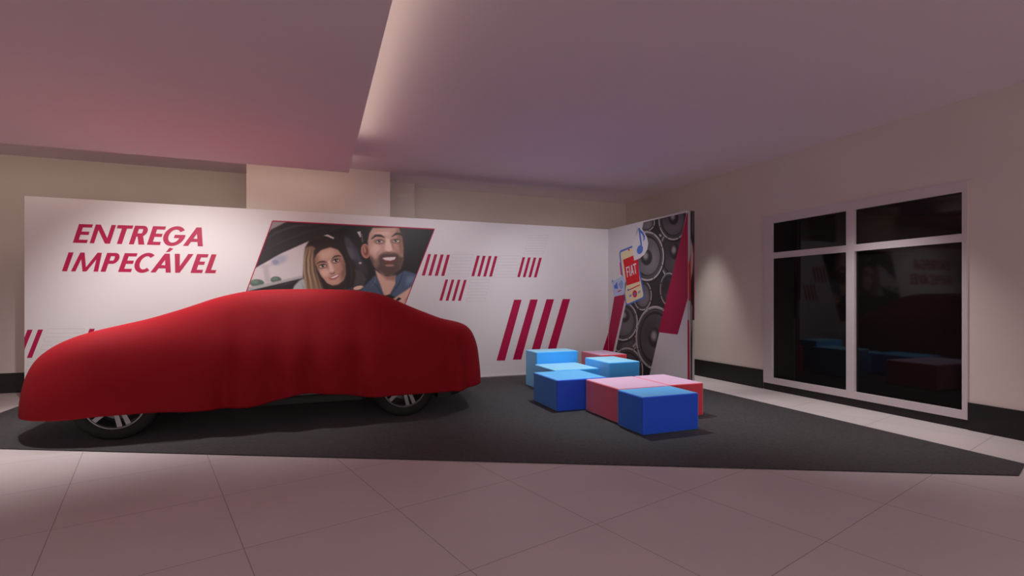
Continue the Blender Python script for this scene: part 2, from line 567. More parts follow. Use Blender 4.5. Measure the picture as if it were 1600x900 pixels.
# --- painted photographs printed on the wall
class Paint:
    def __init__(s, x0, y0, x1, y1, k, col):
        s.x0, s.y0, s.k = x0, y0, k
        s.w, s.h = int((x1 - x0) * k), int((y1 - y0) * k)
        s.a = np.empty((s.h, s.w, 3))
        s.a[:] = np.array(col) / 255.0

    def _grid(s, bx0, by0, bx1, by1, pad):
        i0, i1 = max(0, int((bx0 - s.x0) * s.k) - pad), min(s.w, int((bx1 - s.x0) * s.k) + pad + 1)
        j0, j1 = max(0, int((by0 - s.y0) * s.k) - pad), min(s.h, int((by1 - s.y0) * s.k) + pad + 1)
        if i1 <= i0 or j1 <= j0:
            return None
        xs = (np.arange(i0, i1) + .5) / s.k + s.x0
        ys = (np.arange(j0, j1) + .5) / s.k + s.y0
        return i0, i1, j0, j1, xs[None, :], ys[:, None]

    def _put(s, g, mask, col, alpha):
        i0, i1, j0, j1 = g[:4]
        m = (mask * alpha)[..., None]
        s.a[j0:j1, i0:i1] = s.a[j0:j1, i0:i1] * (1 - m) + np.array(col) / 255.0 * m

    def poly(s, pts, col, soft=1.0, alpha=1.0):
        p = np.array(pts, float)
        r = max(1, int(soft * s.k))
        g = s._grid(p[:, 0].min(), p[:, 1].min(), p[:, 0].max(), p[:, 1].max(), 3 * r + 2)
        if g is None:
            return
        X, Y = g[4], g[5]
        m = np.zeros((Y.shape[0], X.shape[1]), bool)
        n = len(p)
        for i in range(n):
            (ax, ay), (bx, by) = p[i], p[(i + 1) % n]
            if ay == by:
                continue
            c = (Y >= min(ay, by)) & (Y < max(ay, by))
            m ^= c & (X < (ax + (Y - ay) * (bx - ax) / (by - ay)))
        m = m.astype(float)
        for _ in range(3):
            for ax in (0, 1):
                cs = np.cumsum(np.pad(m, [(r + 1, r) if q == ax else (0, 0) for q in (0, 1)], mode='edge'), axis=ax)
                m = (cs[2 * r + 1:] - cs[:-2 * r - 1]) / (2 * r + 1) if ax == 0 else (cs[:, 2 * r + 1:] - cs[:, :-2 * r - 1]) / (2 * r + 1)
        s._put(g, m, col, alpha)

    def ell(s, cx, cy, rx, ry, col, soft=.06, alpha=1.0, rot=0, ring=None):
        R = max(rx, ry) * (1 + soft)
        g = s._grid(cx - R, cy - R, cx + R, cy + R, 2)
        if g is None:
            return
        a = math.radians(rot)
        dx, dy = g[4] - cx, g[5] - cy
        u = (dx * math.cos(a) + dy * math.sin(a)) / rx
        v = (-dx * math.sin(a) + dy * math.cos(a)) / ry
        d = np.sqrt(u * u + v * v)
        m = np.clip((1 - d) / soft + .5, 0, 1)
        if ring:
            m = m * np.clip((d - ring) / soft + .5, 0, 1)
        s._put(g, m, col, alpha)

    def line(s, pts, wdt, col, soft=1.0, alpha=1.0):
        p = np.array(pts, float)
        d = np.gradient(p, axis=0)
        n = np.stack([-d[:, 1], d[:, 0]], 1)
        n /= np.linalg.norm(n, axis=1, keepdims=True) + 1e-9
        t = np.sin(np.linspace(.25, math.pi - .25, len(p)))[:, None] if len(p) > 2 else np.ones((len(p), 1))
        a, b = p + n * wdt / 2 * t, p - n * wdt / 2 * t
        s.poly(np.vstack([a, b[::-1]]), col, soft, alpha)

    def sample(s, X, Y):
        fx, fy = (X - s.x0) * s.k - .5, (Y - s.y0) * s.k - .5
        i, j = np.clip(fx, 0, s.w - 1.001), np.clip(fy, 0, s.h - 1.001)
        i0, j0 = i.astype(int), j.astype(int)
        u, v = (i - i0)[..., None], (j - j0)[..., None]
        i1, j1 = np.minimum(i0 + 1, s.w - 1), np.minimum(j0 + 1, s.h - 1)
        A = s.a
        c = (A[j0, i0] * (1 - u) + A[j0, i1] * u) * (1 - v) + (A[j1, i0] * (1 - u) + A[j1, i1] * u) * v
        return np.where(c <= .04045, c / 12.92, ((c + .055) / 1.055) ** 2.4)


def print_grid(name, paint, quad, nu, nv, m, plane, to_px, lift, label=None):
    """quad: tl, tr, br, bl in painter units; the sheet is a fine grid carrying the ink colours"""
    u, v = np.meshgrid(np.linspace(0, 1, nu), np.linspace(0, 1, nv))
    q = np.array(quad, float)
    X = (q[0, 0] * (1 - u) + q[1, 0] * u) * (1 - v) + (q[3, 0] * (1 - u) + q[2, 0] * u) * v
    Y = (q[0, 1] * (1 - u) + q[1, 1] * u) * (1 - v) + (q[3, 1] * (1 - u) + q[2, 1] * u) * v
    col = paint.sample(X, Y)
    px, py = to_px(X, Y)
    l = (px - CX) / F_PX
    d = np.stack([SN + l * CS, CS - l * SN, -(py - CY) / F_PX], -1)
    if plane == 'side':
        t = WX / d[..., 0]
    else:
        t = (PY if plane == 'back' else WYE) / d[..., 1]
    P = d * t[..., None]
    P[..., 2] += EYE
    P[..., 2] = np.clip(P[..., 2], CT + .002, PH - .001)
    if plane == 'side':
        P[..., 0] -= lift
    else:
        P[..., 1] -= lift
    idx = np.arange(nu * nv).reshape(nv, nu)
    F = np.stack([idx[1:, :-1], idx[1:, 1:], idx[:-1, 1:], idx[:-1, :-1]], -1).reshape(-1, 4)
    me = bpy.data.meshes.new(name)
    me.vertices.add(nu * nv)
    me.vertices.foreach_set('co', P.reshape(-1))
    me.loops.add(F.size)
    me.loops.foreach_set('vertex_index', F.reshape(-1).astype(np.int32))
    me.polygons.add(len(F))
    me.polygons.foreach_set('loop_start', np.arange(0, F.size, 4, dtype=np.int32))
    me.update()
    at_ = me.attributes.new('ink', 'FLOAT_COLOR', 'POINT')
    at_.data.foreach_set('color', np.concatenate([col, np.ones(col.shape[:2] + (1,))], -1).reshape(-1).astype(np.float32))
    o = link(name, me, None, [m])
    if label:
        o['label'] = label
    return onstand(o)


# couple in a car (units: photo pixels x5 from 380,320)
def couple():
    P = Paint(-130, 90, 1520, 1010, .75, (24, 21, 22))
    # roof lining and window
    P.poly([(200, 110), (420, 110), (330, 140), (150, 250)], (150, 146, 150), 3)
    P.poly([(215, 195), (330, 140), (820, 160), (700, 205), (520, 285), (60, 510)], (42, 39, 42), 4)
    P.line([(180, 270), (260, 215), (400, 165), (600, 150)], 16, (66, 63, 66), 5)
    P.line([(150, 360), (300, 290), (480, 215), (640, 175)], 10, (58, 55, 58), 5)
    P.poly([(-60, 585), (110, 485), (300, 378), (520, 280), (500, 420), (480, 560), (300, 610), (-100, 700)], (205, 197, 199), 3)
    P.ell(285, 430, 60, 34, (160, 163, 182), .8, .8, -20)
    P.ell(250, 450, 26, 20, (135, 138, 165), .8, .7)
    P.poly([(150, 470), (195, 470), (215, 610), (175, 610)], (176, 170, 172), 7, .8)
    P.poly([(120, 480), (230, 455), (235, 480), (150, 495)], (180, 176, 178), 6, .7)
    P.ell(108, 612, 56, 30, (84, 108, 96), .25)
    P.ell(90, 600, 30, 16, (112, 136, 120), .7, .8)
    P.ell(256, 586, 42, 26, (84, 104, 94), .25)
    P.ell(248, 576, 24, 12, (112, 132, 118), .7, .8)
    P.poly([(-130, 690), (60, 640), (300, 590), (470, 552), (470, 580), (250, 630), (-130, 720)], (168, 166, 168), 3)
    P.poly([(-130, 715), (120, 655), (470, 572), (480, 700), (-130, 1010)], (36, 34, 37), 3)
    P.line([(200, 655), (330, 620), (460, 590)], 8, (70, 70, 76), 4)
    # seats
    P.poly([(790, 240), (830, 260), (900, 360), (940, 470), (900, 470), (830, 420), (790, 320)], (66, 68, 78), 8)
    P.poly([(800, 330), (850, 340), (880, 420), (820, 420)], (92, 95, 106), 10, .8)
    P.poly([(850, 430), (960, 460), (980, 560), (900, 520)], (52, 50, 54), 8)
    P.ell(914, 455, 12, 9, (170, 168, 170), .5)
    P.poly([(888, 212), (916, 206), (922, 250), (914, 256)], (205, 200, 200), 2)
    P.poly([(918, 225), (930, 222), (938, 300), (928, 290)], (110, 106, 108), 3)
    # woman: hair behind
    P.poly([(478, 400), (486, 330), (520, 272), (580, 235), (650, 222), (730, 240), (790, 300), (820, 380), (860, 470), (900, 520), (880, 640), (800, 680), (500, 690), (468, 560)], (40, 31, 29), 4)
    P.poly([(800, 640), (830, 520), (880, 500), (930, 520), (968, 580), (940, 640), (900, 690), (760, 700)], (62, 59, 60), 6)
    P.poly([(370, 700), (400, 630), (440, 590), (480, 572), (540, 700)], (172, 174, 176), 4)
    P.line([(450, 600), (470, 640), (480, 690)], 8, (128, 130, 134), 4)
    P.poly([(476, 410), (490, 330), (540, 320), (580, 350), (562, 420), (566, 480), (590, 560), (640, 690), (500, 690), (470, 560)], (132, 108, 86), 6)
    for i, (c, a) in enumerate([((176, 150, 120), .8), ((92, 72, 58), .8), ((186, 160, 128), .8), ((104, 82, 66), .8), ((160, 134, 106), .8), ((84, 64, 52), .8), ((70, 54, 46), .9)]):
        x = 480 + i * 14
        P.line([(x + 16, 340), (x, 420), (x - 2 + i * 2, 520), (x + 8 + i * 5, 600), (x + 14 + i * 8, 690)], 11, c, 2.5, a)
    P.line([(520, 290), (580, 250), (660, 240), (740, 270)], 16, (70, 54, 48), 8, .8)
    # face
    face = [(560, 420), (572, 385), (610, 352), (680, 330), (740, 350), (780, 400), (802, 460), (806, 530), (785, 590), (745, 622), (700, 632), (655, 612), (612, 560), (585, 510), (566, 460)]
    P.poly(face, (190, 148, 130), 3)
    P.poly([(760, 400), (806, 460), (806, 540), (770, 610), (760, 540), (772, 470)], (112, 76, 64), 12, .85)
    P.poly([(600, 365), (680, 340), (720, 360), (690, 410), (610, 425)], (224, 186, 168), 14, .9)
    P.poly([(560, 420), (580, 390), (590, 460), (600, 530), (575, 480)], (132, 92, 76), 8, .7)
    P.ell(640, 528, 34, 30, (222, 180, 164), .9, .9)
    P.ell(756, 500, 22, 26, (186, 138, 120), .9, .7)
    P.ell(712, 608, 34, 16, (196, 150, 130), .9, .7)
    P.poly([(655, 440), (682, 430), (705, 500), (712, 522), (680, 530), (672, 500)], (232, 196, 180), 6, .9)
    P.line([(674, 532), (690, 540), (708, 533), (720, 520)], 9, (108, 64, 54), 3, .9)
    P.line([(660, 440), (656, 480), (668, 510)], 9, (140, 96, 80), 6, .7)
    P.line([(572, 462), (600, 446), (632, 444), (655, 450)], 12, (46, 32, 28), 3)
    P.line([(690, 424), (715, 404), (745, 398), (770, 404)], 11, (46, 32, 28), 3)
    for (ex, ey, r) in ((620, 478, -8), (724, 437, -12)):
        P.ell(ex, ey, 36, 20, (120, 82, 70), .8, .8, r)
        P.ell(ex, ey, 27, 10.5, (205, 190, 184), .25, 1, r)
        P.ell(ex + 2, ey - 1, 11, 10.5, (30, 22, 20), .25)
        P.ell(ex + 6, ey - 4, 3, 3, (230, 225, 220), .6)
        P.line([(ex - 30, ey + 5), (ex - 10, ey - 10), (ex + 12, ey - 12), (ex + 30, ey - 5)], 7, (34, 24, 22), 1.6)
    P.poly([(664, 572), (690, 560), (715, 552), (752, 536), (745, 562), (718, 582), (690, 586)], (158, 76, 72), 3)
    P.poly([(674, 571), (712, 557), (748, 541), (736, 560), (705, 574)], (232, 224, 220), 2)
    P.line([(630, 615), (680, 640), (740, 634), (790, 600)], 14, (70, 46, 40), 6, .8)
    # hair falling at the right of the face
    P.poly([(742, 330), (790, 350), (840, 440), (880, 540), (860, 640), (800, 660), (806, 560), (800, 460), (778, 398)], (34, 27, 26), 5)
    P.line([(800, 380), (840, 470), (850, 560), (830, 640)], 12, (64, 52, 48), 5, .7)
    P.poly([(556, 430), (566, 395), (600, 352), (680, 326), (740, 340), (700, 300), (600, 310), (550, 360)], (50, 38, 33), 6)
    P.poly([(628, 240), (660, 232), (712, 258), (705, 268), (660, 248)], (215, 208, 205), 2)
    P.ell(900, 648, 40, 15, (220, 178, 160), .3, 1, -12)
    # man: hair, ear, face
    P.poly([(940, 330), (955, 230), (985, 150), (1250, 150), (1278, 260), (1262, 390), (1225, 250), (1010, 200), (985, 300), (985, 420)], (26, 22, 22), 4)
    P.ell(956, 362, 36, 58, (186, 130, 110), .08, 1, -8)
    P.ell(958, 360, 20, 38, (120, 72, 60), .6, .9, -8)
    P.ell(950, 350, 8, 26, (210, 156, 134), .6, .8, -8)
    P.poly([(972, 290), (984, 225), (1010, 180), (1215, 180), (1240, 250), (1252, 340), (1252, 430), (1230, 500), (1160, 552), (1090, 545), (1030, 490), (992, 420)], (202, 162, 144), 3)
    P.poly([(1195, 185), (1220, 185), (1245, 260), (1254, 400), (1225, 390), (1210, 300)], (118, 82, 68), 12, .85)
    P.poly([(1000, 215), (1100, 195), (1150, 205), (1140, 245), (1040, 235)], (232, 198, 182), 10, .9)
    P.line([(1020, 212), (1090, 204), (1180, 212)], 5, (160, 112, 94), 3, .7)
    P.ell(1036, 345, 36, 40, (232, 196, 180), .9, .9)
    P.ell(1192, 340, 24, 28, (190, 144, 124), .9, .8)
    P.poly([(1112, 262), (1145, 262), (1166, 345), (1160, 365), (1115, 366), (1106, 350)], (238, 206, 190), 6, .95)
    P.line([(1108, 366), (1132, 376), (1168, 368)], 10, (110, 68, 58), 4, .9)
    P.line([(1150, 270), (1168, 320), (1176, 352)], 10, (138, 96, 80), 5, .8)
    P.line([(1000, 268), (1035, 240), (1075, 242), (1106, 256)], 19, (34, 25, 23), 3)
    P.line([(1160, 250), (1195, 226), (1225, 228), (1248, 244)], 17, (30, 22, 21), 3)
    for (ex, ey) in ((1066, 287), (1194, 283)):
        P.ell(ex, ey, 40, 20, (126, 86, 72), .8, .85)
        P.ell(ex, ey, 28, 10, (206, 194, 188), .25)
        P.ell(ex - 2, ey - 2, 10.5, 10, (34, 26, 24), .25)
        P.ell(ex + 2, ey - 5, 3, 3, (230, 226, 222), .6)
        P.line([(ex - 30, ey + 3), (ex - 10, ey - 11), (ex + 12, ey - 11), (ex + 30, ey)], 6, (40, 28, 26), 1.6)
    # beard
    P.poly([(984, 395), (1000, 400), (1030, 440), (1052, 425), (1062, 395), (1100, 374), (1140, 380), (1180, 372), (1212, 384), (1228, 410), (1254, 400), (1250, 450), (1235, 500), (1195, 548), (1120, 560), (1050, 515), (1005, 460)], (70, 55, 49), 9, .92)
    P.ell(1040, 455, 24, 34, (150, 116, 102), .9, .7)
    P.ell(1222, 450, 16, 34, (104, 80, 70), .9, .6)
    P.line([(1040, 400), (1052, 372), (1078, 350)], 7, (150, 108, 92), 4, .8)
    P.line([(1216, 396), (1206, 366), (1192, 348)], 7, (140, 98, 84), 4, .8)
    P.ell(1140, 500, 40, 12, (84, 62, 54), .9, .7)
    P.ell(1144, 474, 36, 9, (186, 124, 110), .5, .85)
    P.poly([(1074, 414), (1105, 404), (1150, 405), (1202, 402), (1196, 432), (1165, 458), (1122, 458), (1090, 440)], (116, 54, 50), 2)
    P.poly([(1086, 417), (1112, 411), (1192, 407), (1184, 427), (1150, 437), (1110, 433)], (232, 226, 222), 1.5)
    for tx in (1106, 1124, 1142, 1160, 1176):
        P.line([(tx, 411), (tx, 432)], 2.4, (190, 180, 176), .6, .8)
    # neck, denim shirt, hand
    P.poly([(1030, 505), (1060, 530), (1120, 562), (1195, 552), (1192, 620), (1140, 715), (1095, 705), (1050, 590)], (212, 170, 150), 4)
    P.poly([(1060, 530), (1120, 562), (1195, 552), (1190, 590), (1120, 585)], (140, 98, 84), 8, .8)
    P.poly([(920, 660), (1000, 580), (1034, 545), (1070, 620), (1100, 720), (1060, 760), (900, 760)], (66, 82, 104), 4)
    P.line([(1000, 640), (1030, 600), (1036, 560)], 8, (102, 120, 144), 4)
    P.line([(1010, 600), (1050, 640), (1092, 712)], 8, (40, 50, 66), 3)
    P.poly([(1190, 560), (1260, 512), (1340, 535), (1392, 560), (1350, 640), (1170, 740), (1140, 715), (1190, 625)], (72, 92, 118), 4)
    P.line([(1250, 520), (1222, 610), (1150, 712)], 10, (42, 54, 72), 3)
    P.poly([(1280, 560), (1350, 560), (1330, 600), (1270, 640)], (116, 136, 158), 10, .8)
    P.poly([(1110, 712), (1140, 700), (1200, 726), (1170, 770), (1080, 745)], (22, 20, 22), 3)
    P.poly([(1160, 742), (1240, 690), (1345, 618), (1390, 600), (1330, 860), (1230, 800)], (222, 178, 158), 4)
    P.line([(1250, 760), (1290, 720), (1298, 690)], 7, (150, 100, 84), 3)
    P.poly([(1190, 745), (1215, 722), (1236, 732), (1212, 752)], (24, 22, 24), 2)
    P.poly([(-130, 800), (900, 720), (1240, 800), (1300, 1010), (-130, 1010)], (34, 31, 33), 10, .9)
    return P


PH_TL, PH_TR, PH_BR, PH_BL = (230, 126), (1494, 190), (1180, 990), (-90, 990)
print_grid('photo_print', couple(), [PH_TL, PH_TR, PH_BR, PH_BL], 560, 390, M['coupleprint'], 'back', lambda x, y: (380 + x / 5, 320 + y / 5), .0015,
           'photograph of a smiling couple inside a car')


def edge(a, b, wpx):
    (x0, y0), (x1, y1) = [(380 + p[0] / 5, 320 + p[1] / 5) for p in (a, b)]
    n = math.hypot(x1 - x0, y1 - y0)
    nx, ny = -(y1 - y0) / n * wpx / 2, (x1 - x0) / n * wpx / 2
    return (0, 1, [(x0 + nx, y0 + ny), (x1 + nx, y1 + ny), (x1 - nx, y1 - ny), (x0 - nx, y0 - ny)])


prints('photo_border', [edge(PH_TL, PH_TR, 1.7), edge(PH_TL, PH_BL, 1.5), edge(PH_TR, PH_BR, 1.3), edge(PH_BL, PH_BR, 1.5)], [M['mag']], 'back', .002)


# loudspeaker photograph on the wing (units: photo pixels x3.2167 from 930,320)
WU = 579 / 180
wpx = lambda x, y: (930 + x / WU, 320 + y / WU)


def speakers():
    P = Paint(40, 20, 520, 960, 1.6, (44, 41, 42))

    def cone(cx, cy, rx, ry, dome=1.0, lite=108, dx=0, dy=0):
        P.ell(cx + 4, cy + 5, rx * 1.03, ry * 1.03, (26, 24, 25), .08)
        P.ell(cx, cy, rx, ry, (205, 200, 200), .025)
        P.ell(cx - 1, cy - 1, rx * .955, ry * .955, (150, 146, 147), .03)
        P.ell(cx, cy, rx * .91, ry * .91, (38, 35, 36), .03)
        for q in range(8):
            a = q * math.pi / 4 + .4
            P.ell(cx + rx * .95 * math.cos(a), cy + ry * .95 * math.sin(a), 2.6, 3.6, (50, 46, 46), .5)
        P.ell(cx, cy, rx * .865, ry * .865, (122, 117, 118), .03)
        P.ell(cx, cy, rx * .845, ry * .845, (48, 45, 46), .03)
        P.ell(cx, cy, rx * .78, ry * .78, (30, 28, 29), .05)
        P.ell(cx, cy, rx * .745, ry * .745, (lite - 12, lite - 16, lite - 13), .03)
        P.ell(cx + rx * .18, cy + ry * .2, rx * .5, ry * .5, (lite + 14, lite + 8, lite + 14), .9, .8)
        P.ell(cx - rx * .3, cy - ry * .25, rx * .45, ry * .4, (lite - 38, lite - 40, lite - 38), .9, .6)
        if dome:
            P.ell(cx + dx, cy + dy, rx * .34, ry * .32, (54, 50, 52), .15)
            P.ell(cx + dx, cy + dy, rx * .29, ry * .28, (42, 39, 40), .2)
            P.ell(cx + dx - rx * .05, cy + dy - ry * .06, rx * .15, ry * .15, (170, 166, 168), .95, .9)

    cone(395, 250, 74, 128, 1, 84, 4, -16)
    cone(250, 90, 50, 45, 0)
    cone(372, 425, 46, 84, 0, 70)
    cone(150, 690, 62, 60, 0, 80)
    cone(238, 455, 46, 76, 0, 110)
    cone(140, 585, 74, 98, 1, 100, 8, -25)
    cone(262, 258, 84, 125, 1, 118, -4, 6)
    cone(392, 72, 74, 106, 1, 104, 2, -6)
    cone(160, 835, 82, 118, 1, 96)
    cone(302, 668, 98, 160, 1, 92, -2, 0)
    P.line([(324, 148), (332, 160)], 10, (190, 186, 186), 1.5)
    P.line([(210, 690), (190, 715)], 10, (170, 166, 166), 1.5)
    return P


print_grid('loudspeaker_print', speakers(), [(243, 88), (461, 38), (262, 905), (66, 905)], 330, 900, M['speakprint'], 'side', wpx, .0012,
           'photograph of black loudspeaker cones')
W = lambda q: [wpx(x, y) for x, y in q]
prints('magenta_band', [(0, 3, W(((318, 640), (415, 652), (467, 468), (467, 40), (463, 40))))], [M['mag']], 'side')
prints('magenta_band', [(0, 3, W(((97, 462), (156, 450), (70, 905), (68.5, 905), (68.5, 632))))], [M['mag']], 'side')
prints('magenta_band', [(0, 1, W(((66.5, 640), (66.5, 840), (6, 840))))], [M['mag']], 'back')

# phone, note and volume symbols (units: photo pixels x5.29 from 940,330)
U6 = 5.29
G = lambda q: [(940 + x / U6, 330 + y / U6) for x, y in q]


def rquad(tl, tr, br, bl, r=.14, n=6):
    """rounded quad by bilinear mapping of a rounded unit square"""
    out = []
    for cx, cy, a0 in ((1 - r, r * .5, -90), (1 - r, 1 - r * .5, 0), (r, 1 - r * .5, 90), (r, r * .5, 180)):
        for i in range(n + 1):
            a = math.radians(a0 + 90 * i / n)
            u, v = cx + r * math.cos(a), cy + r * .5 * math.sin(a)
            x = (tl[0] * (1 - u) + tr[0] * u) * (1 - v) + (bl[0] * (1 - u) + br[0] * u) * v
            y = (tl[1] * (1 - u) + tr[1] * u) * (1 - v) + (bl[1] * (1 - u) + br[1] * u) * v
            out.append((x, y))
    return out


def disc(cx, cy, rx, ry, n=20, rot=0):
    a = math.radians(rot)
    return [(cx + rx * math.cos(t) * math.cos(a) - ry * math.sin(t) * math.sin(a), cy + rx * math.cos(t) * math.sin(a) + ry * math.sin(t) * math.cos(a))
            for t in [2 * math.pi * i / n for i in range(n)]]


ph = [(0, 4, G([(150, 425), (160, 422), (170, 525), (160, 530)])),
      (1, 5, G(rquad((144, 330), (276, 276), (362, 716), (202, 786)))),
      (2, 6, G(rquad((156, 342), (268, 296), (350, 706), (208, 770), .10))),
      (0, 7, G([(180, 402), (300, 350), (318, 580), (210, 615)])),
      (0, 7, G(disc(228, 320, 6, 9))),
      (0, 7, G([(226, 648), (318, 604), (320, 612), (228, 656)])), (1, 8, G(disc(222, 651, 7, 10))),
      (0, 7, G(disc(277, 683, 19, 30))), (1, 8, G([(270, 668), (270, 702), (292, 680)])),
      (1, 7, G([(232, 686), (232, 714), (240, 702)])), (1, 7, G([(248, 682), (248, 710), (238, 696)])),
      (1, 7, G([(304, 656), (304, 684), (313, 672)])), (1, 7, G([(322, 650), (322, 678), (312, 664)]))]
for ch, l, r in (('F', 0, .22), ('I', .27, .34), ('A', .39, .70), ('T', .68, 1.0)):
    for g in glyph(ch, (r - l) * 1.25, .095, .15):
        q = []
        for (u, v) in g:
            uu = l + u / 1.25
            x = 212 + uu * 84 - v * 9 + (1 - v) * 2
            yb = 548 - uu * 38
            q.append((x, yb - v * (84 - uu * 2)))
        ph.append((3, 8, G(q)))
prints('phone_graphic', ph, [M['p_red'], M['p_blue'], M['p_cream'], M['p_white']], 'side', label='illustrated phone with red square and white lettering')
prints('music_note_graphic', [(0, 9, G([(272, 408), (262, 350), (256, 286), (276, 240), (300, 170), (306, 126), (330, 134), (352, 170), (378, 215), (389, 265), (380, 318), (356, 358), (318, 390)])),
                              (1, 10, G(disc(320, 318, 25, 38, 20, 15))), (1, 10, G([(306, 140), (320, 137), (340, 300), (328, 305)])),
                              (1, 10, G([(308, 138), (322, 150), (346, 172), (362, 205), (360, 232), (346, 252), (350, 220), (338, 190), (316, 172)]))],
       [M['p_white'], M['p_blue']], 'side', label='blue music note on a white bubble')
vol = [(0, 9, G([(90, 588), (184, 528), (192, 560), (208, 580), (196, 600), (196, 682), (108, 708)])),
       (1, 10, G([(106, 612), (116, 610), (130, 580), (138, 642), (122, 640), (108, 640)])), (1, 10, G([(86, 570), (90, 568), (100, 584), (96, 586)])), (1, 10, G([(97, 568), (100, 571), (90, 588), (86, 586)])),
       (2, 10, G([(138, 660), (166, 648), (166, 656), (138, 670)]))]
for rr in (14, 26, 38):
    for q in arc(140, 606, rr, rr * 1.25, 6, 7, -50, 50, 8):
        vol.append((1, 10, G(q)))
prints('volume_graphic', vol, [M['p_pale'], M['p_blue'], M['p_red']], 'side', label='pale blue card with loudspeaker symbol')


# the narrow free end of the wing carries a stretched slice of the same print
def end_slice():
    P = Paint(1072, 318, 1087, 612, 8, (186, 182, 184))
    P.poly([(1078.6, 318), (1090, 318), (1090, 612), (1079, 612)], (46, 42, 43), .3)
    P.poly([(1079, 372), (1082, 385), (1083.6, 400), (1082, 425), (1079, 440)], (176, 172, 174), .5)
    P.poly([(1079.5, 470), (1082, 480), (1081, 510), (1079, 530)], (150, 146, 148), .5)
    P.poly([(1082, 318), (1084.2, 340), (1083.5, 372), (1080.6, 360)], (90, 86, 88), .6)
    P.poly([(1075.6, 415), (1079, 395), (1079, 470), (1076.2, 470)], (196, 40, 44), .5)
    P.poly([(1083.2, 380), (1086, 380), (1086, 545), (1083.6, 545)], (150, 14, 58), .3)
    P.poly([(1074, 500), (1076.4, 500), (1078, 612), (1074, 612)], (176, 14, 66), .3)
    P.poly([(1081.8, 500), (1086, 500), (1086, 612), (1081.2, 612)], (205, 202, 200), .25)
    return P


print_grid('end_print', end_slice(), [(1074.1, 326), (1084.9, 326), (1084.9, 612), (1074.1, 612)], 60, 500, M['speakprint'], 'end', lambda x, y: (x, y), .002)

# ------------------------------------------------------------------ car
CARY, HW = 6.28, .845
XC = -.36
PROF = [(-2.62, .42), (-2.605, .50), (-2.57, .58), (-2.48, .68), (-2.32, .80), (-2.156, .895), (-1.99, .955), (-1.537, 1.071), (-1.25, 1.17), (-.956, 1.285),
        (-.70, 1.348), (-.43, 1.368), (0, 1.375), (.35, 1.368), (.6, 1.342), (.74, 1.305), (1.06, 1.16), (1.41, 1.02), (1.6, .99), (1.73, .935), (1.85, .79), (1.89, .60)]
HEM = [(-2.7, .20), (-2.45, .205), (-2.256, .225), (-1.965, .232), (-1.768, .254), (-1.35, .255), (-1.06, .243), (-.8, .240), (-.51, .248), (-.36, .285), (-.26, .321), (-.175, .338), (.268, .312),
       (.36, .278), (.454, .259), (1.144, .263), (1.438, .258), (1.55, .275), (1.8, .30), (2, .30)]
SHAPE_CAB = ([0, .35, .5, .62, .72, .82, .92, 1.0], [1, .992, .965, .90, .74, .48, .20, 0])
SHAPE_HOOD = ([0, .4, .6, .75, .85, .93, 1.0], [1, .985, .94, .85, .68, .40, 0])


